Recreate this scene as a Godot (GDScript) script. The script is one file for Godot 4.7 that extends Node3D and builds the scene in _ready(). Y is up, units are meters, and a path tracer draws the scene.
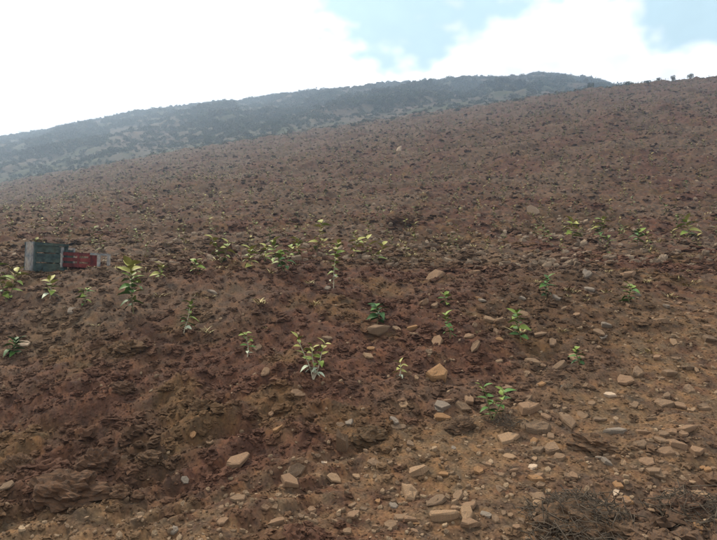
extends Node3D
# A tilled, stony hillside planted with seedlings; scrub covered hill behind.
# d is the distance in front of the camera (d = -z); heights are in metres, the eye stands at EYE.

const EYE := 1.6
var rng := RandomNumberGenerator.new()
var used := {}
var n_big := FastNoiseLite.new()
var n_mid := FastNoiseLite.new()
var n_lump := FastNoiseLite.new()
var n_cell := FastNoiseLite.new()
var n_grit := FastNoiseLite.new()
var n_patch := FastNoiseLite.new()
var n_warp := FastNoiseLite.new()
var lut := PackedFloat32Array()
var M := {}
var leaf_meshes := []

# ---------------------------------------------------------------- names and metas
func numbered(called: String) -> String:
	var n: int = used.get(called, 0)
	used[called] = n + 1
	return called if n == 0 else "%s_%03d" % [called, n]

func tag(o: Node, label := "", category := "", group := "", kind := "") -> Node:
	if label: o.set_meta("label", label)
	if category: o.set_meta("category", category)
	if group: o.set_meta("group", group)
	if kind: o.set_meta("kind", kind)
	return o

func put(called: String, mesh: Mesh, mat: Material, parent: Node = null) -> MeshInstance3D:
	var o := MeshInstance3D.new()
	o.mesh = mesh
	if mat: o.material_override = mat
	if parent == null:
		o.name = numbered(called)
		add_child(o)
	else:
		o.name = called
		parent.add_child(o, true)
	return o

func base(called: String, at: Vector3) -> Node3D:
	var o := Node3D.new()
	o.name = numbered(called)
	add_child(o)
	o.position = at
	return o

# ---------------------------------------------------------------- the lie of the land
func setup_noise():
	for a in [[n_big, 0.16, 3, 11], [n_mid, 0.75, 3, 12], [n_lump, 2.3, 3, 13], [n_grit, 9.0, 2, 14], [n_patch, 0.22, 4, 15], [n_warp, 0.6, 2, 16]]:
		var n: FastNoiseLite = a[0]
		n.noise_type = FastNoiseLite.TYPE_SIMPLEX_SMOOTH
		n.frequency = a[1]
		n.fractal_octaves = a[2]
		n.seed = a[3]
	n_cell.noise_type = FastNoiseLite.TYPE_CELLULAR
	n_cell.frequency = 3.4
	n_cell.cellular_return_type = FastNoiseLite.RETURN_DISTANCE
	n_cell.fractal_octaves = 2
	n_cell.seed = 17

const PROFILE := [[-80, -22.0], [-20, -5.0], [-4, -1.75], [0, -1.6], [2, -1.55], [3.2, -1.5], [4.4, -1.42], [5.9, -1.1], [7.4, -0.62], [8.5, -0.16], [9.2, 0.03], [10.2, 0.13], [12, 0.35], [16, 0.98], [25, 2.95], [40, 6.9], [60, 12.7], [85, 20.6], [100, 25.0], [112, 28.2], [118, 29.7], [124, 31.1], [140, 34.5]]

func profile(d: float) -> float:
	var p := PROFILE
	if d <= p[0][0]: return p[0][1]
	for i in p.size() - 1:
		if d <= p[i + 1][0]:
			var x0: float = p[i][0]; var x1: float = p[i + 1][0]
			var y0: float = p[i][1]; var y1: float = p[i + 1][1]
			var m := (y1 - y0) / (x1 - x0)
			var m0 := m; var m1 := m
			if i > 0:
				var a: float = (y0 - p[i - 1][1]) / (x0 - p[i - 1][0])
				m0 = 0.5 * (a + m)
			if i + 2 < p.size():
				var b: float = (p[i + 2][1] - y1) / (p[i + 2][0] - x1)
				m1 = 0.5 * (b + m)
			var h := x1 - x0
			var t := (d - x0) / h
			return y0 * (1 + 2 * t) * (1 - t) * (1 - t) + m0 * h * t * (1 - t) * (1 - t) + y1 * t * t * (3 - 2 * t) + m1 * h * t * t * (t - 1)
	return p[p.size() - 1][1]

func setup_lut():
	for i in 4600:
		lut.append(profile(-80.0 + i * 0.05))

func prof(d: float) -> float:
	var f := clampf((d + 80.0) * 20.0, 0.0, 4598.0)
	var i := int(f)
	return lerpf(lut[i], lut[i + 1], f - i)

func sm(a: float, b: float, x: float) -> float:
	var t := clampf((x - a) / (b - a), 0.0, 1.0)
	return t * t * (3 - 2 * t)

# the trodden, stony track of dry pale earth: crosses the foreground and climbs away to the right
func track(x: float, d: float) -> float:
	var w := n_mid.get_noise_2d(x * 0.7 + 40.0, d * 0.7) * 0.55
	var c := 3.35 + 0.30 * (x + 1.4) + 0.035 * (x + 1.0) * (x + 1.0) * (1.0 if x > -1.0 else -1.0)
	var wid := 0.62 + 0.16 * maxf(x, 0.0)
	var a := 1.0 - sm(wid * 0.55, wid * 1.25, absf(d - c + w))
	var right := sm(2.2, 4.2, x + w) * (1.0 - sm(7.0, 9.2, d + w))   # the same earth spreads over the right side
	return clampf(maxf(a, right * 0.8), 0.0, 1.0)

func ground(x: float, d: float) -> float:
	var h := prof(d)
	if d < 14.0:   # towards the right the bank runs out into the field
		h = lerpf(h, (prof(d - 2.4) + prof(d - 1.2) + h + prof(d + 1.2) + prof(d + 2.4)) * 0.2, sm(-1.5, 3.0, x) * (1.0 - sm(12.0, 14.0, d)))
	var xr := maxf(0.0, x - 45.0)
	h += (0.15 * x - 0.0003 * x * x - 0.0018 * xr * xr) * sm(9.0, 55.0, d) + 0.02 * x * (1.0 - sm(7.0, 12.0, d))
	# crest of the bank runs unevenly
	var far := sm(10.0, 60.0, d)
	h += n_big.get_noise_2d(x, d) * lerpf(0.16, 0.75, far)
	h += n_big.get_noise_2d(x * 0.12 + 90.0, d * 0.12) * 0.7 * far
	return h + EYE

func rough(x: float, d: float) -> float:
	var t := track(x, d) if d < 12.0 else 0.0
	var k := lerpf(1.0, 0.42, t)
	var wx := x + n_warp.get_noise_2d(x, d) * 0.25
	var wd := d + n_warp.get_noise_2d(x + 30.0, d) * 0.25
	var r := n_mid.get_noise_2d(wx, wd * 1.35) * 0.085 * k
	# tilled lumps with dark gaps between, drawn out along the contour
	var near := 1.0 - sm(12.0, 30.0, d)
	var lump := n_cell.get_noise_2d(wx * 0.75, wd * 1.15)
	r -= (lump + 0.55) * 0.075 * k * lerpf(0.9, 1.0, near)
	var rid := 1.0 - absf(n_lump.get_noise_2d(wx, wd * 1.3)) * 2.4
	r += rid * 0.032 * k
	if d < 22.0:
		r += n_grit.get_noise_2d(x, d) * 0.013 * lerpf(1.0, 0.75, t) * near
		r += n_grit.get_noise_2d(x * 2.6, d * 2.6) * 0.006 * near
	# slipped, layered earth low on the left of the bank
	var slip := (1.0 - sm(-0.6, 0.5, x)) * (1.0 - sm(5.2, 7.0, d))
	if slip > 0.01:
		var al := wx * 0.72 + wd * 0.70; var ac := -wx * 0.70 + wd * 0.72
		r += slip * ((1.0 - absf(n_mid.get_noise_2d(al * 0.7, ac * 2.2 + 15.0)) * 3.0) * 0.05 + n_lump.get_noise_2d(al * 0.6, ac * 1.6) * 0.045)
	# worked field beyond the crest is coarser
	var f := sm(10.5, 18.0, d)
	r += f * n_mid.get_noise_2d(x * 1.3 + 7.0, d * 1.6) * 0.12
	# furrows between the planted rows, broken and uneven
	r += f * sin((d - 11.5 + 0.15 * sin(x * 0.6) + n_warp.get_noise_2d(x * 0.5, d * 0.5) * 0.5) * TAU / 1.15) * 0.055 * (0.5 + n_mid.get_noise_2d(x * 0.5, d * 0.5))
	r += f * n_lump.get_noise_2d(x * 0.9 + 11.0, d * 1.5) * 0.09
	r += sm(60.0, 116.0, d) * n_mid.get_noise_2d(x * 0.4, d * 0.4) * 0.3
	return r

func land(x: float, d: float) -> float:
	return ground(x, d) + rough(x, d)

func field_normal(x: float, d: float, e: float) -> Vector3:
	var hx := (land(x + e, d) - land(x - e, d)) / (2 * e)
	var hd := (land(x, d + e) - land(x, d - e)) / (2 * e)
	return Vector3(-hx, 1, hd).normalized()

# the ground point seen in a given direction (photograph pixels, 717 wide)
func seen(px: float, py: float) -> Vector2:
	var u := (px - 358.5) / 579.0
	var e := (270.0 - py) / 579.0
	var d := 2.0
	while d < 130.0:
		if land(u * d, d) - EYE >= e * d: break
		d += 0.02 + 0.004 * d
	return Vector2(u * d, d)

func soil(x: float, d: float) -> Color:
	var p := n_patch.get_noise_2d(x, d)
	var q := n_patch.get_noise_2d(x * 3.1 + 50.0, d * 3.1)
	var s := n_lump.get_noise_2d(x * 1.7, d * 1.7 + 20.0)
	var g := n_grit.get_noise_2d(x * 0.8 + 9.0, d * 0.8)
	var red := Color(0.096, 0.047, 0.030)
	var brown := Color(0.090, 0.053, 0.031)
	var ochre := Color(0.122, 0.071, 0.034)
	var dust := Color(0.155, 0.096, 0.053)
	var grey := Color(0.128, 0.085, 0.056)
	var c := red.lerp(brown, sm(-0.25, 0.3, p + q * 0.4))
	c = c.lerp(ochre, 0.75 * sm(0.1, 0.5, q - p * 0.3))
	c = c.lerp(grey, 0.6 * sm(-0.05, 0.35, n_patch.get_noise_2d(x * 0.7 + 120.0, d * 0.7)))
	if d < 12.0:
		c = c.lerp(dust, track(x, d) * clampf(0.62 + s * 0.8 + q * 0.4, 0.15, 0.95))
	var v := 1.0 + s * 0.30 + g * 0.22
	return Color(c.r * v, c.g * v, c.b * v)

# rows of a ground sheet; columns fan out so that cells grow with the distance
func ground_sheet(d0: float, d1: float, rows: int, cols: int, apex: float, half: float, height: Callable, paint: Callable) -> ArrayMesh:
	var v := PackedVector3Array(); var c := PackedColorArray(); var ix := PackedInt32Array()
	v.resize(rows * cols); c.resize(rows * cols)
	var grow := pow((d1 + apex) / (d0 + apex), 1.0 / (rows - 1))
	var d := d0
	for r in rows:
		var w := (d + apex) * half
		for k in cols:
			var x := (2.0 * k / (cols - 1) - 1.0) * w
			v[r * cols + k] = Vector3(x, height.call(x, d), -d)
			c[r * cols + k] = paint.call(x, d)
		d = (d + apex) * grow - apex
	var n := PackedVector3Array(); n.resize(rows * cols)
	for r in rows:
		var ru := mini(r + 1, rows - 1) * cols; var rl := maxi(r - 1, 0) * cols
		for k in cols:
			var ku := mini(k + 1, cols - 1); var kl := maxi(k - 1, 0)
			n[r * cols + k] = (v[r * cols + ku] - v[r * cols + kl]).cross(v[ru + k] - v[rl + k]).normalized()
	ix.resize((rows - 1) * (cols - 1) * 6)
	var i := 0
	for r in rows - 1:
		for k in cols - 1:
			var a := r * cols + k
			ix[i] = a; ix[i + 1] = a + cols; ix[i + 2] = a + 1
			ix[i + 3] = a + 1; ix[i + 4] = a + cols; ix[i + 5] = a + cols + 1
			i += 6
	var arr := []; arr.resize(Mesh.ARRAY_MAX)
	arr[Mesh.ARRAY_VERTEX] = v; arr[Mesh.ARRAY_NORMAL] = n; arr[Mesh.ARRAY_COLOR] = c; arr[Mesh.ARRAY_INDEX] = ix
	var m := ArrayMesh.new()
	m.add_surface_from_arrays(Mesh.PRIMITIVE_TRIANGLES, arr)
	return m

# ---------------------------------------------------------------- the far hill
func curve(pts: Array, u: float) -> float:
	if u <= pts[0][0]: return pts[0][1] + (u - pts[0][0]) * 0.1
	for i in pts.size() - 1:
		if u <= pts[i + 1][0]:
			return lerpf(pts[i][1], pts[i + 1][1], sm(0, 1, (u - pts[i][0]) / (pts[i + 1][0] - pts[i][0])) * 0.5 + 0.5 * (u - pts[i][0]) / (pts[i + 1][0] - pts[i][0]))
	return pts[pts.size() - 1][1]

# ridge heights along x at 300 m, in metres above the eye
const RIDGE := [[-300, 45.0], [-186, 69.5], [-93, 85.0], [-5, 94.2], [48, 98.5], [93, 101.0], [122, 98.0], [150, 92.0], [200, 86.0], [300, 70.0]]

func hill(x: float, d: float) -> float:
	var top := curve(RIDGE, x * 300.0 / maxf(d, 120.0)) * 1.0
	var x0 := x * 121.0 / maxf(d, 121.0)
	var xr := maxf(0.0, x0 - 45.0)
	var foot := 29.6 + 0.15 * x0 - 0.0003 * x0 * x0 - 0.0018 * xr * xr - 3.0 * sm(10.0, 45.0, x0)
	var t := clampf((d - 121.0) / 179.0, 0.0, 1.0)
	var h := lerpf(foot, top, pow(t, 0.97)) - 0.5 * maxf(0.0, 121.0 - d)
	h = lerpf(h, h - (d - 300.0) * 0.35, sm(0, 1, (d - 296.0) / 30.0)) if d > 296.0 else h
	h += n_big.get_noise_2d(x * 0.16, d * 0.16 + 300.0) * 4.5 * sin(PI * clampf(t * 1.0, 0.0, 1.0))
	h += n_big.get_noise_2d(x * 0.7, d * 0.7) * 0.8
	return h + EYE

func hill_soil(x: float, d: float) -> Color:
	var p := n_patch.get_noise_2d(x * 0.12, d * 0.12)
	var q := n_patch.get_noise_2d(x * 0.6, d * 0.6)
	var c := Color(0.072, 0.062, 0.042).lerp(Color(0.092, 0.068, 0.050), sm(-0.1, 0.35, p + q * 0.5))
	return c.lerp(Color(0.06, 0.065, 0.035), sm(0.05, 0.4, q - p))

# ---------------------------------------------------------------- textures and materials
func seamless(freq: float, oct: int, sd: int, size: int, kind := FastNoiseLite.TYPE_SIMPLEX_SMOOTH) -> Image:
	var n := FastNoiseLite.new()
	n.noise_type = kind
	n.frequency = freq
	n.fractal_octaves = oct
	n.seed = sd
	return n.get_seamless_image(size, size)

# multiplies the albedo: grain of fine and coarse crumbs around white
func grain(size: int, fine: Image, coarse: Image, lo: float, tint: Color) -> ImageTexture:
	var a := fine.get_data(); var b := coarse.get_data()
	var o := PackedByteArray(); o.resize(size * size * 3)
	for i in size * size:
		var f := a[i] / 255.0; var g := b[i] / 255.0
		var v := clampf(lo + (1.0 - lo) * (0.62 * f + 0.38 * g) * 1.35, 0.0, 1.0)
		var w := clampf((g - 0.5) * 1.6, -0.5, 0.5)
		o[i * 3] = int(255 * clampf(v * (1.0 + tint.r * w), 0, 1))
		o[i * 3 + 1] = int(255 * clampf(v * (1.0 + tint.g * w), 0, 1))
		o[i * 3 + 2] = int(255 * clampf(v * (1.0 + tint.b * w), 0, 1))
	return ImageTexture.create_from_image(Image.create_from_data(size, size, false, Image.FORMAT_RGB8, o))

func bump(im: Image, k: float) -> ImageTexture:
	var c: Image = im.duplicate()
	c.convert(Image.FORMAT_RGBA8)
	c.bump_map_to_normal_map(k)
	return ImageTexture.create_from_image(c)

func tri(m: StandardMaterial3D, s: float, world := true):
	m.uv1_triplanar = true
	m.uv1_world_triplanar = world
	m.uv1_scale = Vector3(s, s, s)

func mat(c: Color, r: float, vc := false) -> StandardMaterial3D:
	var m := StandardMaterial3D.new()
	m.albedo_color = c.linear_to_srgb()
	m.roughness = r
	m.metallic_specular = 0.25
	m.vertex_color_use_as_albedo = vc
	return m

func setup_materials():
	var fine := seamless(0.045, 5, 21, 1024)
	var coarse := seamless(0.006, 4, 22, 1024)
	var cell := seamless(0.03, 3, 23, 1024, FastNoiseLite.TYPE_CELLULAR)
	var soil_tex := grain(1024, fine, coarse, 0.42, Color(0.10, -0.02, -0.14))
	var soil_bump := bump(cell, 6.0)
	M.soil = mat(Color(1, 1, 1), 1.0, true)
	M.soil.albedo_texture = soil_tex
	M.soil.normal_enabled = true
	M.soil.normal_texture = soil_bump
	M.soil.normal_scale = 0.9
	tri(M.soil, 0.77)
	M.clod = mat(Color(1, 1, 1), 1.0, true)
	M.clod.albedo_texture = soil_tex
	M.clod.normal_enabled = true
	M.clod.normal_texture = soil_bump
	tri(M.clod, 1.3, false)
	var rockf := seamless(0.02, 5, 31, 512)
	var rockc := seamless(0.008, 3, 32, 512)
	var rock_tex := grain(512, rockf, rockc, 0.34, Color(0.12, 0.0, -0.16))
	var rock_bump := bump(rockf, 5.0)
	var tones := [Color(0.33, 0.215, 0.13), Color(0.27, 0.17, 0.105), Color(0.24, 0.158, 0.10), Color(0.30, 0.17, 0.085), Color(0.20, 0.135, 0.088), Color(0.56, 0.42, 0.30), Color(0.26, 0.21, 0.165)]
	M.rock = []
	for t in tones:
		var m := mat(t, 0.95)
		m.albedo_texture = rock_tex
		m.normal_enabled = true
		m.normal_texture = rock_bump
		m.normal_scale = 0.8
		tri(m, 4.0, false)
		M.rock.append(m)
	M.rock_vc = mat(Color(1, 1, 1), 0.92, true)
	M.rock_vc.albedo_texture = rock_tex
	tri(M.rock_vc, 4.0, false)
	M.leaf = []
	for c in [Color(0.036, 0.080, 0.024), Color(0.065, 0.135, 0.030), Color(0.15, 0.20, 0.040), Color(0.27, 0.26, 0.075), Color(0.34, 0.38, 0.27)]:
		var m := mat(c, 0.55)
		m.backlight = Color(c.r * 1.6, c.g * 1.6, c.b).linear_to_srgb()
		M.leaf.append(m)
	M.leaf_vc = mat(Color(1, 1, 1), 0.65, true)
	M.leaf_vc.backlight = Color(0.35, 0.35, 0.2)
	M.stem = mat(Color(0.13, 0.12, 0.055), 0.8)
	M.stem_pale = mat(Color(0.34, 0.30, 0.22), 0.8)
	M.twig = mat(Color(0.085, 0.066, 0.048), 0.95, true)
	M.scrub = mat(Color(1, 1, 1), 0.9, true)
	M.hill = mat(Color(1, 1, 1), 1.0, true)
	M.hill.albedo_texture = soil_tex
	tri(M.hill, 0.07)
	var pl := seamless(0.02, 4, 41, 256)
	var dirt := grain(256, pl, seamless(0.006, 3, 42, 256), 0.55, Color(0.15, 0.02, -0.1))
	for a in [["crate_green", Color(0.052, 0.075, 0.066)], ["crate_pale", Color(0.25, 0.225, 0.20)], ["crate_red", Color(0.15, 0.030, 0.028)], ["crate_white", Color(0.34, 0.31, 0.28)]]:
		var m := mat(a[1], 0.6)
		m.albedo_texture = dirt
		tri(m, 2.0, false)
		M[a[0]] = m

# ---------------------------------------------------------------- shapes
func slab(sd: int, thick: float) -> ArrayMesh:
	# an angular flat stone: uneven outline, chamfered rim, broken top
	var r := RandomNumberGenerator.new(); r.seed = sd
	var n := r.randi_range(5, 8)
	var lay := []
	var out := []
	for i in n:
		var a := TAU * (i + r.randf_range(-0.32, 0.32)) / n
		out.append([a, r.randf_range(0.66, 1.12)])
	var tilt := Vector2(r.randf_range(-0.4, 0.4), r.randf_range(-0.4, 0.4)) * thick
	for l in [[0.86, 0.0], [1.0, 0.30], [0.98, 0.80], [0.88, 1.0], [0.4, 1.03]]:
		var ring := []
		for o in out:
			var s: float = l[0] * o[1] * (1.0 + r.randf_range(-0.06, 0.06)) * 0.5
			var p := Vector2(cos(o[0]), sin(o[0])) * s
			var y: float = l[1] * thick * (1.0 + r.randf_range(-0.14, 0.14)) + (p.dot(tilt) * 2.0 if l[1] > 0.5 else 0.0)
			ring.append(Vector3(p.x, y, p.y))
		lay.append(ring)
	var st := SurfaceTool.new(); st.begin(Mesh.PRIMITIVE_TRIANGLES); st.set_smooth_group(-1)
	for l in lay.size() - 1:
		for i in n:
			var j := (i + 1) % n
			for p in [lay[l][i], lay[l][j], lay[l + 1][i], lay[l][j], lay[l + 1][j], lay[l + 1][i]]: st.add_vertex(p)
	var cap := Vector3(0, thick * 1.03, 0)
	for i in n:
		for p in [lay[4][i], lay[4][(i + 1) % n], cap]: st.add_vertex(p)
		for p in [lay[0][(i + 1) % n], lay[0][i], Vector3.ZERO]: st.add_vertex(p)
	st.generate_normals()
	return st.commit()

func lump(sd: int, rows: int, cols: int, amp: float, flat: float, smooth: bool, col := Color(-1, 0, 0)) -> ArrayMesh:
	# a crumbly clod: a ball pushed about by noise, flattened
	var n := FastNoiseLite.new(); n.seed = sd; n.frequency = 1.25; n.fractal_octaves = 4; n.noise_type = FastNoiseLite.TYPE_SIMPLEX_SMOOTH
	var c := FastNoiseLite.new(); c.seed = sd + 5; c.frequency = 2.6; c.fractal_octaves = 2; c.noise_type = FastNoiseLite.TYPE_CELLULAR
	var pts := []
	for i in rows + 1:
		var ring := []
		for k in cols:
			var th := PI * i / rows; var ph := TAU * (k + 0.5 * (i % 2)) / cols
			var p := Vector3(sin(th) * cos(ph), cos(th), sin(th) * sin(ph))
			var s := 0.5 * (1.0 + amp * (n.get_noise_3dv(p * 1.0) * 1.5 - 0.7 * c.get_noise_3dv(p) - 0.3 + 0.22 * n.get_noise_3dv(p * 6.0) - 0.25 * c.get_noise_3dv(p * 3.5)))
			p *= s
			ring.append(Vector3(p.x, p.y * flat, p.z))
		pts.append(ring)
	var st := SurfaceTool.new(); st.begin(Mesh.PRIMITIVE_TRIANGLES); st.set_smooth_group(0 if smooth else -1)
	if col.r >= 0: st.set_color(col)
	for i in rows:
		for k in cols:
			var j := (k + 1) % cols
			if i > 0:
				for p in [pts[i][k], pts[i][j], pts[i + 1][k]]: st.add_vertex(p)
			if i < rows - 1:
				for p in [pts[i][j], pts[i + 1][j], pts[i + 1][k]]: st.add_vertex(p)
	if smooth: st.index()
	st.generate_normals()
	return st.commit()

func leaf_into(st: SurfaceTool, t: Transform3D, l: float, w: float, droop: float, c: Color, segs := 5):
	# grows along +z, folded along the midrib
	var prev := []
	for i in segs + 1:
		var s := float(i) / segs
		var hw := w * sin(PI * pow(s, 0.75)) * 0.5 + 0.002
		if i == segs: hw = 0.0005
		var y := -droop * s * s * l
		var z := s * l * (1.0 - 0.2 * droop * s)
		var row := [t * Vector3(-hw, y + hw * 0.35, z), t * Vector3(0, y, z), t * Vector3(hw, y + hw * 0.35, z)]
		if i > 0:
			for q in 2:
				for p in [prev[q], row[q], prev[q + 1], prev[q + 1], row[q], row[q + 1]]:
					st.set_color(c)
					st.add_vertex(p)
		prev = row

func leaf_mesh(w: float, droop: float) -> ArrayMesh:
	var st := SurfaceTool.new(); st.begin(Mesh.PRIMITIVE_TRIANGLES)
	leaf_into(st, Transform3D.IDENTITY, 1.0, w, droop, Color.WHITE)
	st.generate_normals()
	return st.commit()

func tube_into(st: SurfaceTool, pts: Array, r0: float, r1: float, sides: int, c := Color.WHITE):
	var prev := []
	for i in pts.size():
		var dir: Vector3 = (pts[mini(i + 1, pts.size() - 1)] - pts[maxi(i - 1, 0)]).normalized()
		var a := dir.cross(Vector3.FORWARD if absf(dir.z) < 0.9 else Vector3.RIGHT).normalized()
		var b := dir.cross(a)
		var r := lerpf(r0, r1, float(i) / (pts.size() - 1))
		var ring := []
		for k in sides:
			var f := TAU * k / sides
			ring.append(pts[i] + (a * cos(f) + b * sin(f)) * r)
		if i > 0:
			for k in sides:
				var j := (k + 1) % sides
				for p in [prev[k], ring[k], prev[j], prev[j], ring[k], ring[j]]:
					st.set_color(c)
					st.add_vertex(p)
		prev = ring

func look(dir: Vector3, roll := 0.0) -> Basis:
	var z := dir.normalized()
	var x := Vector3.UP.cross(z)
	x = Vector3.RIGHT if x.length() < 0.01 else x.normalized()
	var y := z.cross(x)
	return Basis(x, y, z).rotated(z, roll)

# a seedling with every leaf a part: tall, leaf count, tones from foot to tip
func seedling(at: Vector2, tall: float, leaves: int, sd: int, lo: int, hi: int, size: float, label: String, pale_foot := false, forks := 1):
	var r := RandomNumberGenerator.new(); r.seed = sd
	var o := base("seedling", Vector3(at.x, land(at.x, at.y) - 0.02, -at.y))
	tag(o, label, "seedling", "young seedlings on the bank")
	for f in forks:
		var st := SurfaceTool.new(); st.begin(Mesh.PRIMITIVE_TRIANGLES)
		var lean := Vector3(r.randf_range(-0.16, 0.16), 0, r.randf_range(-0.16, 0.16))
		if forks > 1: lean = Vector3(-0.35 + 0.7 * f / (forks - 1), 0, r.randf_range(-0.15, 0.15))
		var pts := []
		var hgt := tall * (1.0 if f == 0 else r.randf_range(0.7, 0.92))
		for i in 6:
			var s := i / 5.0
			pts.append(Vector3(lean.x * s * hgt + 0.012 * sin(s * 5.0 + sd), s * hgt, lean.z * s * hgt + 0.010 * cos(s * 4.0 + sd)))
		tube_into(st, pts, 0.0075, 0.003, 5)
		st.generate_normals()
		put("stem", st.commit(), M.stem_pale if pale_foot else M.stem, o)
		var num := int(leaves / float(forks))
		for k in num:
			var s := 0.22 + 0.80 * pow(float(k) / maxf(num - 1, 1), 0.9)
			s = minf(s, 1.0)
			var fi := s * 5.0
			var i0 := mini(int(fi), 4)
			var p: Vector3 = pts[i0].lerp(pts[i0 + 1], fi - i0)
			var ph := k * 2.4 + sd + r.randf_range(-0.4, 0.4)
			var up := lerpf(-0.05, 0.95, s * s) + r.randf_range(-0.2, 0.25)
			var dir := Vector3(cos(ph), up, sin(ph))
			var L := size * r.randf_range(0.7, 1.15) * (1.0 - 0.3 * absf(s - 0.6))
			var tone := clampi(int(round(lerpf(lo, hi, s) + r.randf_range(-0.7, 0.7))), 0, 3)
			if pale_foot and k < 2: tone = 4
			var lf := put("leaf", leaf_meshes[r.randi() % leaf_meshes.size()], M.leaf[tone], o)
			lf.transform = Transform3D(look(dir, r.randf_range(-0.6, 0.6)).scaled_local(Vector3(L, L, L)), p)
	return o

func small_plant(sd: int, tall: float, leaves: int, size: float, lo: Color, hi: Color) -> ArrayMesh:
	var r := RandomNumberGenerator.new(); r.seed = sd
	var st := SurfaceTool.new(); st.begin(Mesh.PRIMITIVE_TRIANGLES)
	var tip := Vector3(r.randf_range(-0.12, 0.12), 1, r.randf_range(-0.12, 0.12)) * tall
	tube_into(st, [Vector3.ZERO, tip * 0.5 + Vector3(0.01, 0, 0.008), tip], 0.007, 0.003, 4, Color(0.12, 0.10, 0.05))
	for k in leaves:
		var s := 0.25 + 0.75 * float(k) / (leaves - 1)
		var ph := k * 2.4 + r.randf_range(-0.4, 0.4)
		var dir := Vector3(cos(ph), lerpf(0.0, 1.0, s * s) + r.randf_range(-0.2, 0.2), sin(ph))
		leaf_into(st, Transform3D(look(dir, r.randf_range(-0.6, 0.6)), tip * s), size * r.randf_range(0.7, 1.2), size * 0.42, 0.35, lo.lerp(hi, s), 3)
	st.generate_normals()
	return st.commit()

func tuft(sd: int, blades: int, tall: float, lo: Color, hi: Color) -> ArrayMesh:
	var r := RandomNumberGenerator.new(); r.seed = sd
	var st := SurfaceTool.new(); st.begin(Mesh.PRIMITIVE_TRIANGLES)
	for b in blades:
		var a := r.randf() * TAU
		var dir := Vector3(cos(a), r.randf_range(0.7, 2.6), sin(a))
		var p := Vector3(r.randf_range(-0.05, 0.05), -0.02, r.randf_range(-0.05, 0.05))
		leaf_into(st, Transform3D(look(dir, 0.0), p), tall * r.randf_range(0.5, 1.0), 0.014, r.randf_range(0.1, 0.7), lo.lerp(hi, r.randf()), 3)
	st.generate_normals()
	return st.commit()

func bush(sd: int, faces: int, twigs: int, lo: Color, hi: Color, size := 0.12, tall := 1.0) -> ArrayMesh:
	# unit bush: leaf clumps spread over several uneven lobes, gaps between
	var r := RandomNumberGenerator.new(); r.seed = sd
	var st := SurfaceTool.new(); st.begin(Mesh.PRIMITIVE_TRIANGLES)
	var lobes := []
	for i in 5:
		lobes.append([Vector3(r.randf_range(-0.32, 0.32), r.randf_range(0.12, 0.7) * tall, r.randf_range(-0.32, 0.32)), r.randf_range(0.18, 0.32)])
	for i in twigs:
		var l = lobes[i % 5]
		tube_into(st, [Vector3.ZERO, l[0] * 0.5 + Vector3(0.04, 0, 0), l[0]], 0.03, 0.01, 3, Color(0.07, 0.055, 0.04))
	for i in faces:
		var l = lobes[r.randi() % 5]
		var v := Vector3(r.randfn(), r.randfn(), r.randfn()).normalized()
		var p: Vector3 = l[0] + v * l[1] * pow(r.randf(), 0.4)
		p.y = maxf(p.y, 0.02)
		leaf_into(st, Transform3D(look(v + Vector3(0, 0.4, 0), r.randf() * 3.0), p), size * r.randf_range(0.7, 1.4), size * 0.8, 0.3, lo.lerp(hi, r.randf()), 2)
	st.generate_normals()
	return st.commit()

func scatter(called: String, meshes: Array, m: Material, places: Array, label: String, cat: String):
	# places: [variant, Transform3D, Color]
	var root := base(called, Vector3.ZERO)
	tag(root, label, cat, "", "stuff")
	for k in meshes.size():
		var mine := places.filter(func(p): return p[0] == k)
		if mine.is_empty(): continue
		var mm := MultiMesh.new()
		mm.transform_format = MultiMesh.TRANSFORM_3D
		mm.use_colors = true
		mm.mesh = meshes[k]
		mm.instance_count = mine.size()
		for i in mine.size():
			mm.set_instance_transform(i, mine[i][1])
			mm.set_instance_color(i, mine[i][2])
		var o := MultiMeshInstance3D.new()
		o.multimesh = mm
		o.material_override = m
		o.name = called + "_spread"
		o.set_meta("kind", "stuff")
		root.add_child(o, true)

func lying(x: float, d: float, y: float, turn: float, scale: Vector3, align: float, tip := 0.0) -> Transform3D:
	var n := Vector3.UP.lerp(field_normal(x, d, 0.06), align).normalized()
	var q := Quaternion(Vector3.UP, n)
	var b := Basis(q) * Basis(Vector3.UP, turn) * Basis(Vector3.RIGHT, tip)
	return Transform3D(b.scaled_local(scale), Vector3(x, y, -d))

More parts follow.
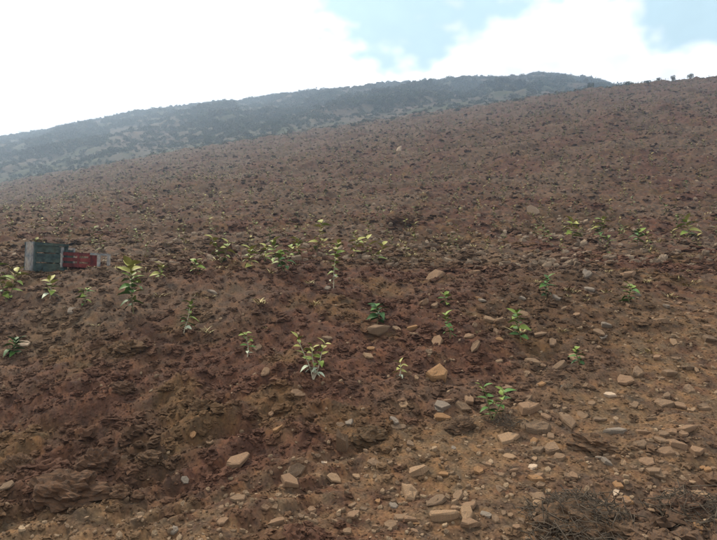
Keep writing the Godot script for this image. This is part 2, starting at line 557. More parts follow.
# ---------------------------------------------------------------- the sky
func sky_image() -> Image:
	var w := 1536; var h := 768
	var im := Image.create(w, h, false, Image.FORMAT_RGBF)
	var a := FastNoiseLite.new(); a.frequency = 1.6; a.fractal_octaves = 5; a.seed = 5; a.noise_type = FastNoiseLite.TYPE_SIMPLEX_SMOOTH
	var b := FastNoiseLite.new(); b.frequency = 5.0; b.fractal_octaves = 4; b.seed = 6; b.noise_type = FastNoiseLite.TYPE_SIMPLEX_SMOOTH
	# blue gaps in the cloud sheet: azimuth, height (degrees), half widths
	var gaps := [[6.0, 25.0, 11.0, 5.6], [14.0, 28.5, 14.0, 5.6], [31.0, 23.0, 7.5, 5.0], [70.0, 30.0, 14.0, 6.0], [125.0, 27.0, 15.0, 6.0], [-70.0, 36.0, 14.0, 6.0], [-130.0, 28.0, 15.0, 6.0], [178.0, 33.0, 16.0, 6.0], [20.0, 52.0, 18.0, 8.0], [-110.0, 58.0, 22.0, 8.0]]
	for y in h:
		var el := 90.0 - 180.0 * (y + 0.5) / h
		for x in w:
			var az := 360.0 * (x + 0.5) / w   # the first column lies ahead of the camera
			if az > 180.0: az -= 360.0
			if el < -2.0:
				im.set_pixel(x, y, Color(0.20, 0.16, 0.13))
				continue
			var ce := cos(deg_to_rad(el))
			var p := Vector3(sin(deg_to_rad(az)) * ce, sin(deg_to_rad(el)) * 1.8, cos(deg_to_rad(az)) * ce)
			var n := a.get_noise_3dv(p * 3.0); var m := b.get_noise_3dv(p * 3.0)
			var hole := -0.7
			for g in gaps:
				var dx: float = (az - g[0]) / g[2]; var dy: float = (el - g[1]) / g[3]
				hole = maxf(hole, 1.0 - (dx * dx + dy * dy))
			hole = sm(-0.15, 0.6, hole + n * 0.7 + m * 0.7)
			var blue := Color(0.72, 1.05, 1.16)
			var cloud := Color(1.95, 1.95, 1.94) * (1.0 + 0.30 * n + 0.28 * m)
			im.set_pixel(x, y, cloud.lerp(blue * (1.0 + 0.06 * m), hole * 0.95))
	return im

# ----------------------------------------------------------------
func _ready():
	rng.seed = 2024
	# camera
	var cam := Camera3D.new()
	cam.name = "camera"
	cam.fov = 50.0
	cam.far = 2000.0
	cam.position = Vector3(0, EYE, 0)
	add_child(cam)
	cam.current = true
	# sky
	var sky_mat := PanoramaSkyMaterial.new()
	sky_mat.panorama = ImageTexture.create_from_image(sky_image())
	var sky := Sky.new()
	sky.sky_material = sky_mat
	var env := Environment.new()
	env.background_mode = Environment.BG_SKY
	env.sky = sky
	env.tonemap_mode = Environment.TONE_MAPPER_LINEAR
	env.tonemap_exposure = 1.1
	env.background_energy_multiplier = 0.76
	env.volumetric_fog_enabled = true   # sunlit haze: brighter towards the sun
	env.volumetric_fog_density = 0.0018
	env.volumetric_fog_albedo = Color(0.75, 0.85, 0.97)
	env.volumetric_fog_anisotropy = 0.6
	env.sdfgi_enabled = true
	env.ssao_enabled = true
	env.ssil_enabled = true
	var we := WorldEnvironment.new()
	we.name = "environment"
	we.environment = env
	add_child(we)
	# the sun, ahead on the left and veiled by thin cloud
	var sun := DirectionalLight3D.new()
	sun.name = "sun"
	sun.light_energy = 1.5
	sun.light_color = Color(1.0, 0.94, 0.84)
	sun.light_angular_distance = 2.0
	sun.shadow_enabled = true
	add_child(sun)
	sun.look_at_from_position(Vector3(-5.5, 8.5, -6.0), Vector3.ZERO)

	setup_noise()
	setup_lut()
	setup_materials()
	for a in [[0.48, 0.3], [0.54, 0.6], [0.44, 0.15], [0.58, 0.45]]: leaf_meshes.append(leaf_mesh(a[0], a[1]))
	print("materials ", Time.get_ticks_msec())

	# ---------------- setting
	tag(put("hillside_field", ground_sheet(-1.0, 127.0, 760, 720, 4.2, 0.80, land, soil), M.soil), "", "", "", "structure")
	print("field ", Time.get_ticks_msec())
	tag(put("lower_slope", ground_sheet(-70.0, -0.97, 40, 40, 75.0, 0.8, func(x, d): return land(x, d) - 0.02, soil), M.soil), "", "", "", "structure")
	tag(put("scrub_hill", ground_sheet(117.0, 420.0, 170, 260, 10.0, 0.95, hill, hill_soil), M.hill), "", "", "", "structure")
	print("hill ", Time.get_ticks_msec())

	build_scrub()
	build_crates()
	build_seedlings()
	build_stones()
	build_clods()
	build_brush()
	build_skyline()
	print("done ", Time.get_ticks_msec())

func build_scrub():
	var r := RandomNumberGenerator.new(); r.seed = 77
	var meshes := []
	for k in 4: meshes.append(bush(300 + k, 110, 0, Color(0.75, 0.75, 0.75), Color(1.2, 1.2, 1.2), 0.2, 0.8))
	var places := []
	var tries := 0
	while places.size() < 14000 and tries < 60000:
		tries += 1
		var d := 122.0 + 184.0 * pow(r.randf(), 0.8)
		var x := r.randf_range(-0.75, 0.62) * d
		var dens := n_patch.get_noise_2d(x * 0.12 + 5.0, d * 0.10)
		if r.randf() > 0.4 + sm(-0.3, 0.25, dens): continue
		var s := r.randf_range(0.6, 2.4) * (1.2 if dens > 0.15 else 0.85) * lerpf(0.45, 1.0, sm(122.0, 190.0, d))
		if d > 285.0: s *= 0.6
		var g := Color(0.055, 0.070, 0.036).lerp(Color(0.095, 0.085, 0.052), r.randf()) * r.randf_range(0.75, 1.25)
		places.append([r.randi() % 4, Transform3D(Basis(Vector3.UP, r.randf() * TAU).scaled(Vector3(s * 1.2, s, s * 1.2)), Vector3(x, hill(x, d) - 0.1, -d)), g])
	for i in 700:   # scrub creeping over the top edge of the field
		var d := r.randf_range(99.0, 121.0)
		var x := r.randf_range(-0.75, 0.45) * d
		if r.randf() > sm(96.0, 119.0, d + n_patch.get_noise_2d(x * 0.3, d * 0.3) * 18.0): continue
		var s := r.randf_range(0.25, 0.9)
		var g := Color(0.062, 0.070, 0.036).lerp(Color(0.105, 0.085, 0.052), r.randf()) * r.randf_range(0.8, 1.2)
		places.append([r.randi() % 4, Transform3D(Basis(Vector3.UP, r.randf() * TAU).scaled(Vector3(s * 1.6, s, s * 1.6)), Vector3(x, land(x, d) - 0.1, -d)), g])
	scatter("hill_scrub", meshes, M.scrub, places, "dark green scrub covering the hazy hill behind the field", "scrub")

func quad_box(st: SurfaceTool, a: Vector3, b: Vector3):
	var c := (a + b) * 0.5; var s := (b - a)
	var bm := BoxMesh.new(); bm.size = s
	st.append_from(bm, 0, Transform3D(Basis.IDENTITY, c))

func box_mesh(list: Array) -> ArrayMesh:
	var st := SurfaceTool.new(); st.begin(Mesh.PRIMITIVE_TRIANGLES)
	for q in list: quad_box(st, q[0], q[1])
	return st.commit()

func build_crates():
	# dark green crate standing on the crest, its pale end turned left
	var p := seen(42, 271)
	var o := base("crate", Vector3(p.x, ground(p.x, p.y) + 0.0, -p.y - 0.1))
	tag(o, "dark green crate with pale end panel standing left of the red crate", "crate", "crates on the crest of the bank")
	o.rotation = Vector3(0.03, 0.85, -0.04)
	var w := 0.25; var dp := 0.19; var h := 0.47
	for s in [-1, 1]:
		var sl := 0
		for y in [[0.0, 0.13], [0.15, 0.29], [0.31, 0.41]]:   # front and back slats
			put("slat", box_mesh([[Vector3(-w + 0.02, y[0], s * dp - 0.008), Vector3(w - 0.02, y[1], s * dp + 0.008)]]), M.crate_green, o)
			sl += 1
		put("corner_post", box_mesh([[Vector3(-w, 0, s * dp - 0.022), Vector3(-w + 0.03, h - 0.05, s * dp + 0.022)]]), M.crate_green, o)
		put("corner_post", box_mesh([[Vector3(w - 0.03, 0, s * dp - 0.022), Vector3(w, h - 0.05, s * dp + 0.022)]]), M.crate_green, o)
		put("rim", box_mesh([[Vector3(-w - 0.008, h - 0.05, s * dp - 0.03), Vector3(w + 0.008, h - 0.01, s * dp + 0.03)]]), M.crate_green, o)
	tag(put("end_panel", box_mesh([[Vector3(-w - 0.006, 0.005, -dp + 0.024), Vector3(-w + 0.012, h - 0.004, dp - 0.024)]]), M.crate_pale, o), "pale grey end panel")
	put("end_panel", box_mesh([[Vector3(w - 0.014, 0.0, -dp + 0.024), Vector3(w - 0.002, h - 0.052, dp - 0.024)]]), M.crate_green, o)
	put("floor_panel", box_mesh([[Vector3(-w + 0.03, 0.01, -dp + 0.01), Vector3(w - 0.03, 0.03, dp - 0.01)]]), M.crate_green, o)
	# red crate lying beside it, pale rims at both ends
	p = seen(84, 269)
	o = base("crate", Vector3(p.x, ground(p.x, p.y) + 0.02, -p.y - 0.05))
	tag(o, "low red crate with pale rims lying right of the dark green crate", "crate", "crates on the crest of the bank")
	o.rotation = Vector3(0.0, -0.10, -0.05)
	w = 0.33; dp = 0.15; h = 0.30
	for s in [-1, 1]:
		for y in [[0.01, 0.085], [0.1, 0.175], [0.19, 0.265]]:
			put("slat", box_mesh([[Vector3(-w + 0.03, y[0], s * dp - 0.007), Vector3(w - 0.17, y[1] - 0.02, s * dp + 0.007)]]), M.crate_red, o)
		put("brace", box_mesh([[Vector3(-0.05, 0.0, s * (dp + 0.008) - 0.006), Vector3(-0.02, 0.25, s * (dp + 0.008) + 0.006)]]), M.crate_red, o)
		# open right end: pale posts and a rail
		put("corner_post", box_mesh([[Vector3(w - 0.04, 0.0, s * dp - 0.02), Vector3(w, h - 0.06, s * dp + 0.02)]]), M.crate_white, o)
		put("rail", box_mesh([[Vector3(w - 0.165, h - 0.085, s * dp - 0.015), Vector3(w - 0.042, h - 0.05, s * dp + 0.015)]]), M.crate_white, o)
		put("rail", box_mesh([[Vector3(w - 0.165, 0.01, s * dp - 0.012), Vector3(w - 0.042, 0.05, s * dp + 0.012)]]), M.crate_red, o)
	put("floor_panel", box_mesh([[Vector3(-w + 0.03, 0.0, -dp + 0.01), Vector3(w - 0.05, 0.018, dp - 0.01)]]), M.crate_red, o)
	put("inner_panel", box_mesh([[Vector3(w - 0.185, 0.02, -dp + 0.01), Vector3(w - 0.168, h - 0.07, dp - 0.01)]]), M.crate_red, o)
	var st := SurfaceTool.new(); st.begin(Mesh.PRIMITIVE_TRIANGLES)
	# hoop like pale rim round the left end
	for q in [[Vector3(-w - 0.01, -0.01, -dp - 0.025), Vector3(-w + 0.028, h + 0.02, -dp + 0.012)], [Vector3(-w - 0.01, -0.01, dp - 0.012), Vector3(-w + 0.028, h + 0.02, dp + 0.025)], [Vector3(-w - 0.008, h - 0.02, -dp + 0.013), Vector3(-w + 0.026, h + 0.018, dp - 0.013)]]: quad_box(st, q[0], q[1])
	put("rim", st.commit(), M.crate_white, o)
	put("end_panel", box_mesh([[Vector3(-w + 0.004, 0.0, -dp + 0.013), Vector3(-w + 0.016, h - 0.022, dp - 0.013)]]), M.crate_green, o)

func build_seedlings():
	# px, py of the foot, height px, leaves, tone low, tone high, leaf px, pale foot, forks, label
	var list := [
		[134, 314, 50, 15, 0, 3, 15, false, 1, "tall seedling with yellow top right of the red crate"],
		[184, 338, 34, 11, 1, 2, 10, true, 1, "slim upright seedling with pale foot on the left of the bank"],
		[248, 357, 24, 8, 1, 2, 10, true, 1, "small seedling with pale leaves between two taller bank seedlings"],
		[313, 381, 42, 20, 1, 3, 11, true, 3, "spreading seedling with bright pale leaf at its foot, mid bank"],
		[283, 272, 30, 14, 0, 3, 12, false, 2, "bushy green seedling on the crest left of the tallest stem"],
		[333, 288, 46, 12, 1, 3, 12, true, 1, "tall thin seedling with pale stem in the middle of the crest"],
		[376, 264, 26, 9, 2, 3, 11, false, 2, "forked yellowish seedling on the crest right of the tall thin one"],
		[317, 252, 30, 9, 2, 3, 11, false, 1, "yellow leaved seedling standing just behind the crest"],
		[378, 323, 18, 9, 0, 0, 13, false, 1, "squat dark green seedling at the centre of the bank"],
		[450, 340, 24, 9, 0, 2, 10, false, 1, "thin dark seedling with yellow tip right of the squat one"],
		[520, 341, 30, 11, 0, 2, 12, false, 1, "bright green topped seedling on the right part of the bank"],
		[546, 300, 22, 10, 0, 1, 11, false, 1, "small green seedling behind the bright topped seedling"],
		[630, 304, 19, 8, 1, 2, 12, false, 1, "light green seedling on the pale earth at far right"],
		[494, 421, 36, 14, 0, 2, 13, false, 2, "nearest seedling with yellow leaf tip among the stones"],
		[398, 380, 18, 6, 2, 3, 9, true, 1, "tiny pale sprig in front of the squat dark seedling"],
		[50, 300, 20, 8, 2, 3, 11, true, 1, "small pale yellow seedling below the dark green crate"],
		[6, 302, 36, 14, 1, 3, 13, false, 2, "yellow green seedling cut off by the left edge"],
		[84, 306, 18, 7, 1, 2, 10, false, 1, "low green seedling below the red crate"],
		[14, 358, 16, 9, 0, 0, 13, false, 1, "dark green low seedling near the left edge"],
		[160, 278, 14, 7, 2, 3, 10, false, 1, "short yellowish seedling right of the tall yellow topped one"],
		[222, 262, 24, 10, 1, 3, 11, false, 2, "yellowish two stemmed seedling on the crest beside a dark clod"],
		[196, 274, 12, 6, 1, 2, 9, false, 1, "very small seedling left of the two stemmed crest seedling"],
		[578, 366, 16, 7, 0, 2, 9, false, 1, "little seedling beside a stone right of the bright topped one"],
		[250, 268, 20, 8, 2, 3, 11, false, 1, "yellowish crest seedling between the two bushier ones"],
		[300, 258, 18, 8, 2, 3, 11, false, 1, "short yellow seedling on the crest behind the bushy green one"],
		[355, 258, 18, 7, 2, 3, 10, false, 1, "little yellowish seedling left of the forked crest seedling"],
		[265, 262, 16, 7, 2, 3, 10, false, 1, "pale yellow seedling just left of the bushy green crest seedling"],
		[446, 306, 12, 6, 1, 2, 9, false, 1, "tiny green seedling high on the middle of the bank"],
		[688, 238, 20, 9, 2, 3, 12, false, 1, "yellow green seedling standing out at right beyond the bank"],
		[572, 240, 18, 8, 2, 3, 11, false, 1, "yellowish seedling on the first field row, right of centre"],
		[604, 236, 16, 7, 1, 3, 10, false, 1, "slim yellowish seedling on the first field row beside its twin"],
		[638, 246, 14, 7, 1, 2, 10, false, 1, "low green seedling left of the yellow green one at right"],
	]
	var k := 0
	for a in list:
		var p := seen(a[0], a[1])
		var d := p.y
		seedling(p, a[2] * d / 579.0 * 1.0, int(a[3] * 1.6), 500 + k, a[4], a[5], a[6] * d / 579.0 * 1.05, a[9], a[7], a[8])
		k += 1
	# the planted rows of the field beyond
	var r := RandomNumberGenerator.new(); r.seed = 91
	var near := []
	var far := []
	for row in 90:
		var d0 := 11.5 + row * 1.15
		var half := d0 * 0.72
		var x := -half
		while x < half:
			x += r.randf_range(0.75, 1.35)
			if r.randf() < 0.18: continue
			var d := d0 + r.randf_range(-0.3, 0.3) + 0.15 * sin(x * 0.6)
			if d > 114.0: continue
			if d < 30.0 and absf(x) < d * 0.66: near.append(Vector2(x, d))
			else: far.append(Vector2(x, d))
	near.sort_custom(func(a, b): return a.y < b.y)
	var vars := []
	for v in 6: vars.append(small_plant(700 + v, 0.30, 8, 0.12, Color(0.07, 0.09, 0.03), [Color(0.19, 0.18, 0.055), Color(0.26, 0.22, 0.08), Color(0.12, 0.16, 0.045)][v % 3]))
	for i in near.size():
		var p: Vector2 = near[i]
		if i < 268:
			var o := put("field_seedling", vars[r.randi() % 6], M.leaf_vc)
			o.position = Vector3(p.x, land(p.x, p.y) - 0.015, -p.y)
			o.rotation.y = r.randf() * TAU
			var s := r.randf_range(0.7, 1.25)
			o.scale = Vector3(s, s, s)
			tag(o, "tiny yellow green seedling in the planted rows beyond the crest", "seedling", "seedlings in the rows of the field")
		else: far.append(p)
	var places := []
	for p in far:
		var s := r.randf_range(0.8, 1.5)
		places.append([r.randi() % 6, Transform3D(Basis(Vector3.UP, r.randf() * TAU).scaled(Vector3(s, s, s)), Vector3(p.x, land(p.x, p.y) - 0.02, -p.y)), Color(1, 1, 1) * r.randf_range(0.8, 1.2)])
	scatter("distant_seedlings", vars, M.leaf_vc, places, "far rows of tiny seedlings dotted over the upper field", "seedlings")
	# dry grass between
	var tufts := []
	for v in 4: tufts.append(tuft(800 + v, 14, 0.2, Color(0.20, 0.15, 0.07), Color(0.40, 0.33, 0.15)))
	places = []
	for i in 5200:
		var d := 6.0 + 77.0 * pow(r.randf(), 1.5)
		var x := r.randf_range(-0.7, 0.7) * d
		if r.randf() > 0.03 + sm(7.5, 13.0, d + n_mid.get_noise_2d(x * 0.5, d * 0.5) * 3.0): continue
		if n_patch.get_noise_2d(x * 0.8, d * 0.8 + 70.0) < -0.02: continue
		var s := r.randf_range(0.35, 0.95) * (1.0 if d < 14.0 else 1.2)
		places.append([r.randi() % 4, Transform3D(Basis(Vector3.UP, r.randf() * TAU).scaled(Vector3(s * 1.2, s * 0.8, s * 1.2)), Vector3(x, land(x, d), -d)), Color(1, 1, 1) * r.randf_range(0.6, 1.1)])
	for i in 60:   # along the crest by the crates
		var x := r.randf_range(-6.3, -0.3)
		var d := 9.0 + r.randf_range(-0.5, 0.5)
		var s := r.randf_range(0.4, 0.9)
		places.append([r.randi() % 4, Transform3D(Basis(Vector3.UP, r.randf() * TAU).scaled(Vector3(s * 1.2, s * 0.7, s * 1.2)), Vector3(x, land(x, d), -d)), Color(1, 1, 1) * r.randf_range(0.7, 1.1)])
	scatter("dry_grass", tufts, M.leaf_vc, places, "wisps of dry yellow grass scattered through the tilled soil", "grass")

func stone_at(px: float, py: float, wpx: float, hpx: float, tone: int, mesh: Mesh, label: String, group: String, r: RandomNumberGenerator, tip := 0.0):
	var p := seen(px, py)
	var w := wpx * p.y / 579.0
	var o := put("stone", mesh, M.rock[tone])
	var hgt := w * r.randf_range(0.15, 0.30) if hpx < wpx else hpx * p.y / 579.0
	if p.y > 14.0: hgt = w * 0.55   # boulders of the field stand proud
	o.transform = lying(p.x, p.y, land(p.x, p.y) - hgt * 0.42, r.randf() * TAU, Vector3(w * 1.15, hgt * 1.2, w * r.randf_range(0.65, 0.95)), 0.85, r.randf_range(-0.16, 0.16))
	tag(o, label, "stone", group)

# things one can find, by which the lesser stones are told apart
const MARKS := [[134, 314, "the tall yellow topped seedling"], [184, 338, "the slim pale footed seedling"], [248, 357, "the small pale leaved seedling"], [313, 381, "the spreading seedling"], [333, 288, "the tall thin crest seedling"], [378, 323, "the squat dark seedling"], [450, 340, "the thin yellow tipped seedling"], [520, 341, "the bright green topped seedling"], [546, 300, "the seedling behind the bright topped one"], [630, 304, "the light green seedling at far right"], [494, 421, "the nearest seedling"], [398, 380, "the tiny pale sprig"], [578, 366, "the little seedling beside a stone"], [446, 306, "the tiny green seedling high on the bank"], [443, 521, "the largest pale stone"], [419, 472, "the uppermost of three large pale stones"], [409, 496, "the long tan stone"], [507, 443, "the tan wedge stone"], [343, 448, "the upright stone"], [292, 488, "the flat tan stone at left of track"], [238, 468, "the tan ledge stone"], [538, 505, "the pale orange stone"], [578, 526, "the dry twig pile"], [616, 434, "the grey flat stone"], [610, 398, "the bright cream stone"], [676, 446, "the light brown slab at far right"], [673, 498, "the tan slab at lower right"], [625, 382, "the pale flat stone on bare earth"], [664, 406, "the brown stone on bare earth"], [438, 376, "the ochre brown stone mid bank"], [434, 278, "the flat pinkish slab"], [626, 276, "the tan slab high at right"], [660, 322, "the brown stone on pale earth"], [700, 532, "the ochre corner stone"], [537, 432, "the dark humped stone"], [236, 503, "the small stone low left of track"], [353, 516, "the small tan stone near the bottom"], [656, 475, "the stone above the lower right heap"]]
var said := {}

func say_where(px: float, py: float, big: float, t: int) -> String:
	var order := range(MARKS.size())
	order.sort_custom(func(a, b): return Vector2(MARKS[a][0] - px, (MARKS[a][1] - py) * 1.6).length() < Vector2(MARKS[b][0] - px, (MARKS[b][1] - py) * 1.6).length())
	var size_word: String = "tiny" if big < 8.0 else "small" if big < 11.5 else "middling"
	var tone_word: String = ["tan", "light brown", "brown", "ochre", "dark brown", "cream", "greyish"][t]
	for k in order:
		var dx: float = px - MARKS[k][0]; var dy: float = (py - MARKS[k][1]) * 1.6
		var way := ("right of" if dx > 0 else "left of") if absf(dx) > absf(dy) else ("in front of" if dy > 0 else "behind")
		for far in ["just ", ""]:
			if (far == "just ") != (Vector2(dx, dy).length() < 34.0): continue
			var l: String = "%s %s stone %s%s %s" % [size_word, tone_word, far, way, MARKS[k][2]]
			if not said.has(l):
				said[l] = true
				return l
	return "small brown stone strewn over the bank and track"

func build_stones():
	var r := RandomNumberGenerator.new(); r.seed = 55
	var slabs := []
	for k in 14: slabs.append(slab(900 + k, 1.0))
	# px, py (foot), width px, height px, tone, label
	var list := [
		[419, 472, 28, 12, 0, "pale flat stone on the track, upper of the three largest"],
		[409, 496, 28, 11, 0, "long tan stone with rounded left end on the track"],
		[443, 521, 31, 13, 0, "largest pale tan stone at bottom centre"],
		[401, 520, 18, 12, 2, "square brown stone left of the largest pale stone"],
		[470, 511, 19, 10, 1, "flat brown stone right of the largest pale stone"],
		[437, 505, 20, 12, 4, "grey brown stone just above the largest pale stone"],
		[458, 498, 16, 9, 2, "small brown stone behind the flat stone right of centre"],
		[507, 443, 26, 12, 0, "tan wedge stone with dark shadow in front of nearest seedling"],
		[343, 448, 13, 20, 2, "upright brown stone standing on end left of centre"],
		[292, 488, 24, 10, 1, "flat tan stone on the left end of the track"],
		[295, 470, 22, 15, 4, "dark brown stone behind the flat tan one, left of centre"],
		[238, 468, 26, 11, 1, "tan ledge stone on the edge of the left bank"],
		[236, 503, 18, 8, 2, "small brown stone low on the left of the track"],
		[312, 512, 14, 11, 1, "small pointed brown stone near the bottom, left of centre"],
		[353, 516, 16, 10, 1, "small tan stone near the bottom between pointed and square ones"],
		[324, 463, 9, 6, 5, "little cream pebble at the left of the track"],
		[538, 505, 15, 14, 0, "pale orange stone left of the dry brush pile"],
		[576, 529, 18, 10, 3, "ochre stone lying in the dry brush pile"],
		[533, 468, 14, 7, 5, "small cream stone below the tan wedge stone"],
		[550, 466, 12, 7, 2, "small pinkish stone beside the small cream one"],
		[616, 434, 24, 9, 6, "grey flat stone standing out among brown ones at right"],
		[610, 398, 12, 8, 5, "small bright cream stone on the right of the bank"],
		[552, 450, 26, 12, 2, "brown stone in shadow right of the tan wedge stone"],
		[568, 424, 20, 10, 2, "brown stone above the dark stone heap, right of the nearest seedling"],
		[528, 412, 30, 10, 1, "wide brown stone right behind the nearest seedling"],
		[537, 432, 26, 15, 4, "dark humped stone in the heap below the wide brown stone"],
		[507, 392, 14, 9, 2, "pinkish brown stone touching the nearest seedling"],
		[542, 386, 12, 7, 3, "small orange stone above the heap"],
		[689, 430, 22, 10, 1, "flat tan stone at far right, second from the top"],
		[672, 434, 14, 6, 1, "narrow tan stone left of the flat one at far right"],
		[676, 446, 22, 10, 1, "light brown slab below the narrow stone at far right"],
		[697, 455, 17, 8, 1, "small slab below right of the light brown slab"],
		[660, 443, 14, 8, 2, "small brown stone left of the light brown slab"],
		[640, 447, 16, 12, 4, "broken greyish stone at the end of the grey flat one"],
		[673, 498, 27, 14, 1, "tan slab lying on the dark heap at lower right"],
		[656, 475, 16, 9, 2, "small brown stone above the lower right heap"],
		[700, 532, 14, 9, 3, "ochre stone in the bottom right corner"],
		[615, 493, 11, 7, 5, "pinkish pale pebble right of the dry brush pile"],
		[625, 382, 18, 7, 1, "pale flat stone on the bare earth, upper right of the bank"],
		[637, 376, 18, 8, 2, "brown flat stone just behind the pale flat one"],
		[664, 406, 20, 10, 2, "brown stone on the bare earth at right"],
		[580, 360, 16, 9, 2, "stone beside the little seedling, right of centre"],
		[560, 368, 16, 8, 4, "flat dark stone left of the little seedling at right"],
		[553, 347, 14, 6, 2, "small flat stone behind the little seedling at right"],
		[434, 278, 24, 6, 1, "flat pinkish slab at the top of the bank"],
		[473, 273, 18, 7, 1, "tan slab beside the flat pinkish slab at the top of the bank"],
		[425, 304, 15, 6, 1, "small yellowish stone below the flat pinkish slab"],
		[410, 331, 16, 9, 3, "ochre stone with dark hollow, right of the squat seedling"],
		[380, 332, 24, 6, 2, "flat brown slab just below the squat dark seedling"],
		[438, 376, 26, 11, 3, "ochre brown stone in the middle of the bank"],
		[475, 353, 14, 8, 2, "pinkish stone left of the bright topped seedling"],
		[523, 303, 9, 8, 6, "small grey stone above the bright topped seedling"],
		[533, 214, 13, 9, 5, "pale boulder standing out in the field at right"],
		[626, 276, 22, 6, 1, "tan slab at the top of the bank, far right"],
		[586, 277, 14, 7, 6, "grey stone left of the tan slab, far right"],
		[660, 322, 16, 8, 2, "brown stone on the pale earth below the light green seedling"],
		[399, 151, 9, 8, 5, "single bright boulder high on the slope under the ridge"],
		[8, 489, 15, 8, 4, "greyish stone at the left edge beside the big clods"],
		[5, 508, 10, 7, 4, "smaller greyish stone at the left edge, lower one"],
		[134, 433, 6, 5, 5, "little white pebble above the big clods at left"],
		[72, 312, 12, 6, 6, "greyish stone on the bank below the low green seedling"],
		[25, 345, 11, 6, 5, "pale stone beside the dark low seedling at left"],
		[193, 436, 9, 7, 3, "ochre pebble on the left face of the bank"],
	]
	for a in list:
		stone_at(a[0], a[1], a[2], a[3], a[4], slabs[r.randi() % slabs.size()], a[5], "marked out stones of the bank", r, 0.0)
	# the many lesser stones
	var n := 0
	var tries := 0
	while n < 225 and tries < 6000:
		tries += 1
		var px := r.randf_range(150, 717); var py := r.randf_range(285, 538)
		if r.randf() > sm(180, 640, px) * 0.75 + 0.35 * sm(400, 500, py): continue
		var big := r.randf_range(7.0, 14.0) * (1.0 if r.randf() < 0.8 else 1.35)
		var t: int = [0, 1, 1, 2, 2, 2, 4, 4, 3, 6][r.randi() % 10]
		stone_at(px, py, big, big * r.randf_range(0.32, 0.6), t, slabs[r.randi() % slabs.size()], say_where(px, py, big, t), "small stones strewn over bank and track", r)
		n += 1
	# gravel
	var chips := []
	for k in 5: chips.append(slab(960 + k, 0.8))
	var places := []
	for i in 9000:
		var d := 2.4 + 8.5 * pow(r.randf(), 1.3)
		var x := r.randf_range(-0.72, 0.72) * (d + 0.6)
		var keep := 0.10 + 0.9 * track(x, d) + 0.35 * sm(-1.5, 2.0, x)
		if r.randf() > keep: continue
		var s := 0.012 + 0.045 * pow(r.randf(), 2.4)
		var c := Color(0.25, 0.165, 0.105).lerp(Color(0.42, 0.30, 0.19), pow(r.randf(), 1.8)) * r.randf_range(0.7, 1.15)
		places.append([r.randi() % 5, lying(x, d, land(x, d) - s * 0.15, r.randf() * TAU, Vector3(s, s * r.randf_range(0.4, 0.8), s * r.randf_range(0.6, 1.0)), 0.8), c])
	scatter("gravel", chips, M.rock_vc, places, "fine brown gravel and stone chips on the pale track", "gravel")
	# stones of the field
	places = []
	for i in 2600:
		var d := 10.0 + 60.0 * pow(r.randf(), 1.6)
		var x := r.randf_range(-0.68, 0.7) * d
		var s := r.randf_range(0.06, 0.2)
		var c := Color(0.21, 0.15, 0.105).lerp(Color(0.40, 0.30, 0.21), pow(r.randf(), 2.2)) * r.randf_range(0.75, 1.1)
		places.append([r.randi() % 5, lying(x, d, land(x, d) - s * 0.1, r.randf() * TAU, Vector3(s, s * 0.6, s * 0.8), 0.8), c])
	scatter("field_stones", chips, M.rock_vc, places, "scattered small stones over the field beyond the crest", "stones")

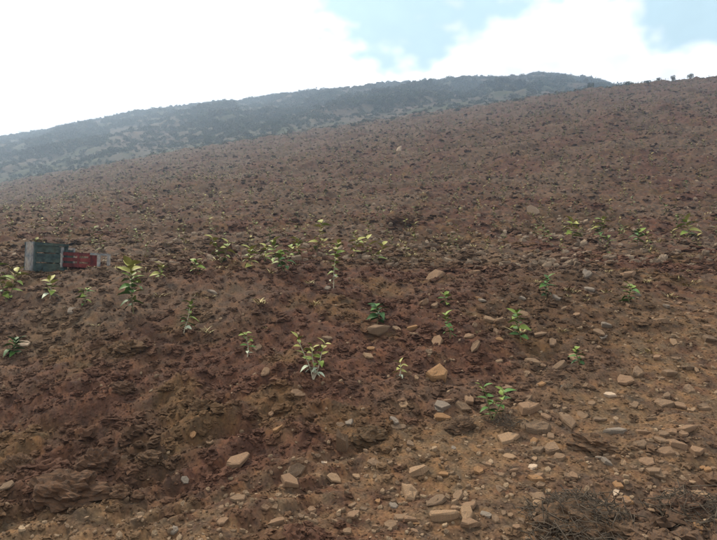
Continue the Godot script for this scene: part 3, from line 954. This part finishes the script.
func build_clods():
	var r := RandomNumberGenerator.new(); r.seed = 66
	# big clods at the lower left
	var list := [[65, 503, 66, 30, "largest earth clod at lower left"], [96, 474, 34, 24, "earth clod leaning on the back of the largest clod"], [20, 470, 26, 12, "low earth clod at the left edge behind the largest clod"], [150, 462, 26, 12, "flat earth clod right of the two big clods"], [120, 495, 20, 10, "small earth clod at the right foot of the largest clod"], [222, 256, 20, 16, "dark earth clod on the crest beside the two stemmed seedling"], [402, 226, 26, 12, "dark earth heap behind the crest at the centre of the field"], [370, 443, 34, 14, "dark earth clod above the pale stones"], [460, 430, 28, 10, "low earth clod left of the nearest seedling"], [590, 448, 40, 14, "dark earth heap under the stones at right"], [690, 512, 40, 18, "dark earth heap under the tan slab at lower right"], [578, 524, 62, 20, "dark earth mound under the dry twig pile"], [200, 410, 18, 10, "round earth clod on the left face of the bank"], [122, 392, 22, 9, "earth clod on the left bank above the big ones"], [128, 352, 30, 11, "long earth clod on the upper left bank"]]
	var k := 0
	for a in list:
		var p := seen(a[0], a[1])
		var w: float = a[2] * p.y / 579.0
		var h: float = a[3] * p.y / 579.0
		var c := soil(p.x, p.y)
		var o := put("soil_clod", lump(1200 + k, 26, 38, 0.46, 1.0, false, c.lerp(Color(0.14, 0.092, 0.058), 0.35)), M.clod)
		o.transform = lying(p.x, p.y, land(p.x, p.y) + h * 0.22, r.randf_range(-0.4, 0.4), Vector3(w, h * 1.25, w * 0.7), 0.5)
		tag(o, a[4], "clod", "large earth clods")
		k += 1
	# crumbs and clods everywhere
	var small := []
	for v in 8: small.append(lump(1300 + v, 7, 9, 0.75, 0.75, false))
	var places := []
	for i in 26000:
		var d := 2.3 + 8.5 * pow(r.randf(), 1.15)
		var x := r.randf_range(-0.74, 0.74) * (d + 0.5)
		var tr := track(x, d)
		if r.randf() < tr * 0.75: continue
		var s := 0.012 + 0.085 * pow(r.randf(), 4.0) * (1.0 - 0.5 * tr)
		if n_mid.get_noise_2d(x * 0.8 + 3.0, d * 0.8) > 0.12: s *= 1.35
		places.append([r.randi() % 8, lying(x, d, land(x, d) + s * 0.05, r.randf() * TAU, Vector3(s, s * r.randf_range(0.6, 0.95), s * r.randf_range(0.7, 1.0)), 0.5), soil(x, d) * r.randf_range(0.85, 1.2)])
	for i in 16000:   # grit at the walker's feet
		var d := 2.3 + 4.5 * r.randf()
		var x := r.randf_range(-0.74, 0.74) * (d + 0.5)
		var s := 0.006 + 0.016 * pow(r.randf(), 2.0)
		places.append([r.randi() % 8, Transform3D(Basis(Vector3.UP, r.randf() * TAU).scaled_local(Vector3(s, s * 0.8, s)), Vector3(x, land(x, d), -d)), soil(x, d) * r.randf_range(0.85, 1.35)])
	print("near clods ", Time.get_ticks_msec())
	for i in 60000:
		var d := 9.8 + 105.0 * pow(r.randf(), 1.7)
		var x := r.randf_range(-0.70, 0.70) * d
		var cl := n_mid.get_noise_2d(x * 0.6 + 31.0, d * 0.9)
		if r.randf() > 0.35 + sm(-0.2, 0.35, cl): continue
		var s := (0.025 + 0.19 * pow(r.randf(), 3.2) * (1.0 + 0.8 * cl)) * lerpf(0.8, 1.6, sm(12.0, 70.0, d))
		places.append([r.randi() % 8, Transform3D((Basis(Vector3.UP, r.randf() * TAU) * Basis(Vector3.RIGHT, r.randf_range(-0.5, 0.5))).scaled_local(Vector3(s * 1.2, s * r.randf_range(0.45, 0.8), s * r.randf_range(0.6, 1.0))), Vector3(x, land(x, d) + s * 0.02, -d)), soil(x, d) * (1.0 + 0.8 * pow(r.randf(), 1.6))])  # colour lifted above the soil by random amounts, to offset shade on near sides
	scatter("soil_crumbs", small, M.clod, places, "loose clods and crumbs of tilled brown earth covering the slope", "soil")

func build_brush():
	var r := RandomNumberGenerator.new(); r.seed = 44
	for a in [[578, 528, 0.30, 0.17, 300, "dark pile of dry twigs and roots at bottom right of centre"], [694, 514, 0.22, 0.11, 160, "dark tangle of dry roots under the tan slab at lower right"], [505, 425, 0.13, 0.07, 30, "few dry twigs at the foot of the nearest seedling"]]:
		var p := seen(a[0], a[1])
		var o := base("dry_brush", Vector3(p.x, land(p.x, p.y), -p.y))
		tag(o, a[5], "dry brush", "dry brush on the track")
		for part in 2:
			var st := SurfaceTool.new(); st.begin(Mesh.PRIMITIVE_TRIANGLES)
			for i in int(a[4]):
				var ang := r.randf() * TAU
				var rad: float = a[2] * sqrt(r.randf())
				var x := cos(ang) * rad; var z := sin(ang) * rad
				var y := land(p.x + x, p.y - z) - o.position.y
				var top: float = a[3] * (1.0 - pow(rad / a[2], 1.5)) * r.randf()
				var dir := Vector3(r.randfn(), r.randfn() * 0.35, r.randfn()).normalized()
				var L := r.randf_range(0.08, 0.24) * (1.0 if part == 0 else 0.6)
				var q := Vector3(x, y + top + 0.004, z)
				var bend := Vector3(r.randfn(), r.randfn(), r.randfn()) * L * 0.16
				var tone := Color(1, 1, 1) * r.randf_range(0.6, 1.9)
				tube_into(st, [q - dir * L * 0.5, q - dir * L * 0.15 + bend, q + dir * L * 0.2 + bend * 0.6, q + dir * L * 0.5], 0.0035 if part == 0 else 0.0018, 0.0012, 4, tone)
			st.generate_normals()
			put(["twigs", "fine_roots"][part], st.commit(), M.twig, o)

func build_skyline():
	# bushes standing on the crest of the field against the sky
	var list := [[630, 2.0, 1.25, "dark round bush, widest of those on the right skyline"], [659, 1.0, 0.7, "smallest bush on the right skyline, left of two upright ones"], [673, 0.85, 1.1, "left upright bush of the pair on the right skyline"], [691, 0.9, 1.35, "tallest upright bush at the right end of the skyline"], [646, 1.4, 0.45, "low bush between the round one and the small one on the skyline"], [591, 1.2, 0.9, "lone bush on the skyline where field meets hill"]]
	var k := 0
	for a in list:
		var u: float = (a[0] - 358.5) / 579.0
		var best := -1.0; var bd := 100.0
		var d := 95.0
		while d < 121.0:
			var e := (land(u * d, d) - EYE) / d
			if e > best:
				best = e; bd = d
			d += 0.25
		var o := base("skyline_bush", Vector3(u * bd, land(u * bd, bd) - 0.1, -bd))
		tag(o, a[3], "bush", "bushes on the skyline")
		var crown := put("crown", bush(1500 + k, 420, 0, Color(0.035, 0.05, 0.028), Color(0.075, 0.085, 0.045), 0.11, 1.0), M.scrub, o)
		crown.scale = Vector3(a[1], a[2], a[1])
		var st := SurfaceTool.new(); st.begin(Mesh.PRIMITIVE_TRIANGLES)
		for i in 4: tube_into(st, [Vector3(0, -0.1, 0), Vector3(0.1 * sin(i * 1.7), a[2] * 0.3, 0.1 * cos(i * 1.7)), Vector3(0.3 * sin(i * 1.7), a[2] * 0.65, 0.3 * cos(i * 1.7))], 0.05, 0.015, 5)
		st.generate_normals()
		put("trunk", st.commit(), M.twig, o)
		k += 1
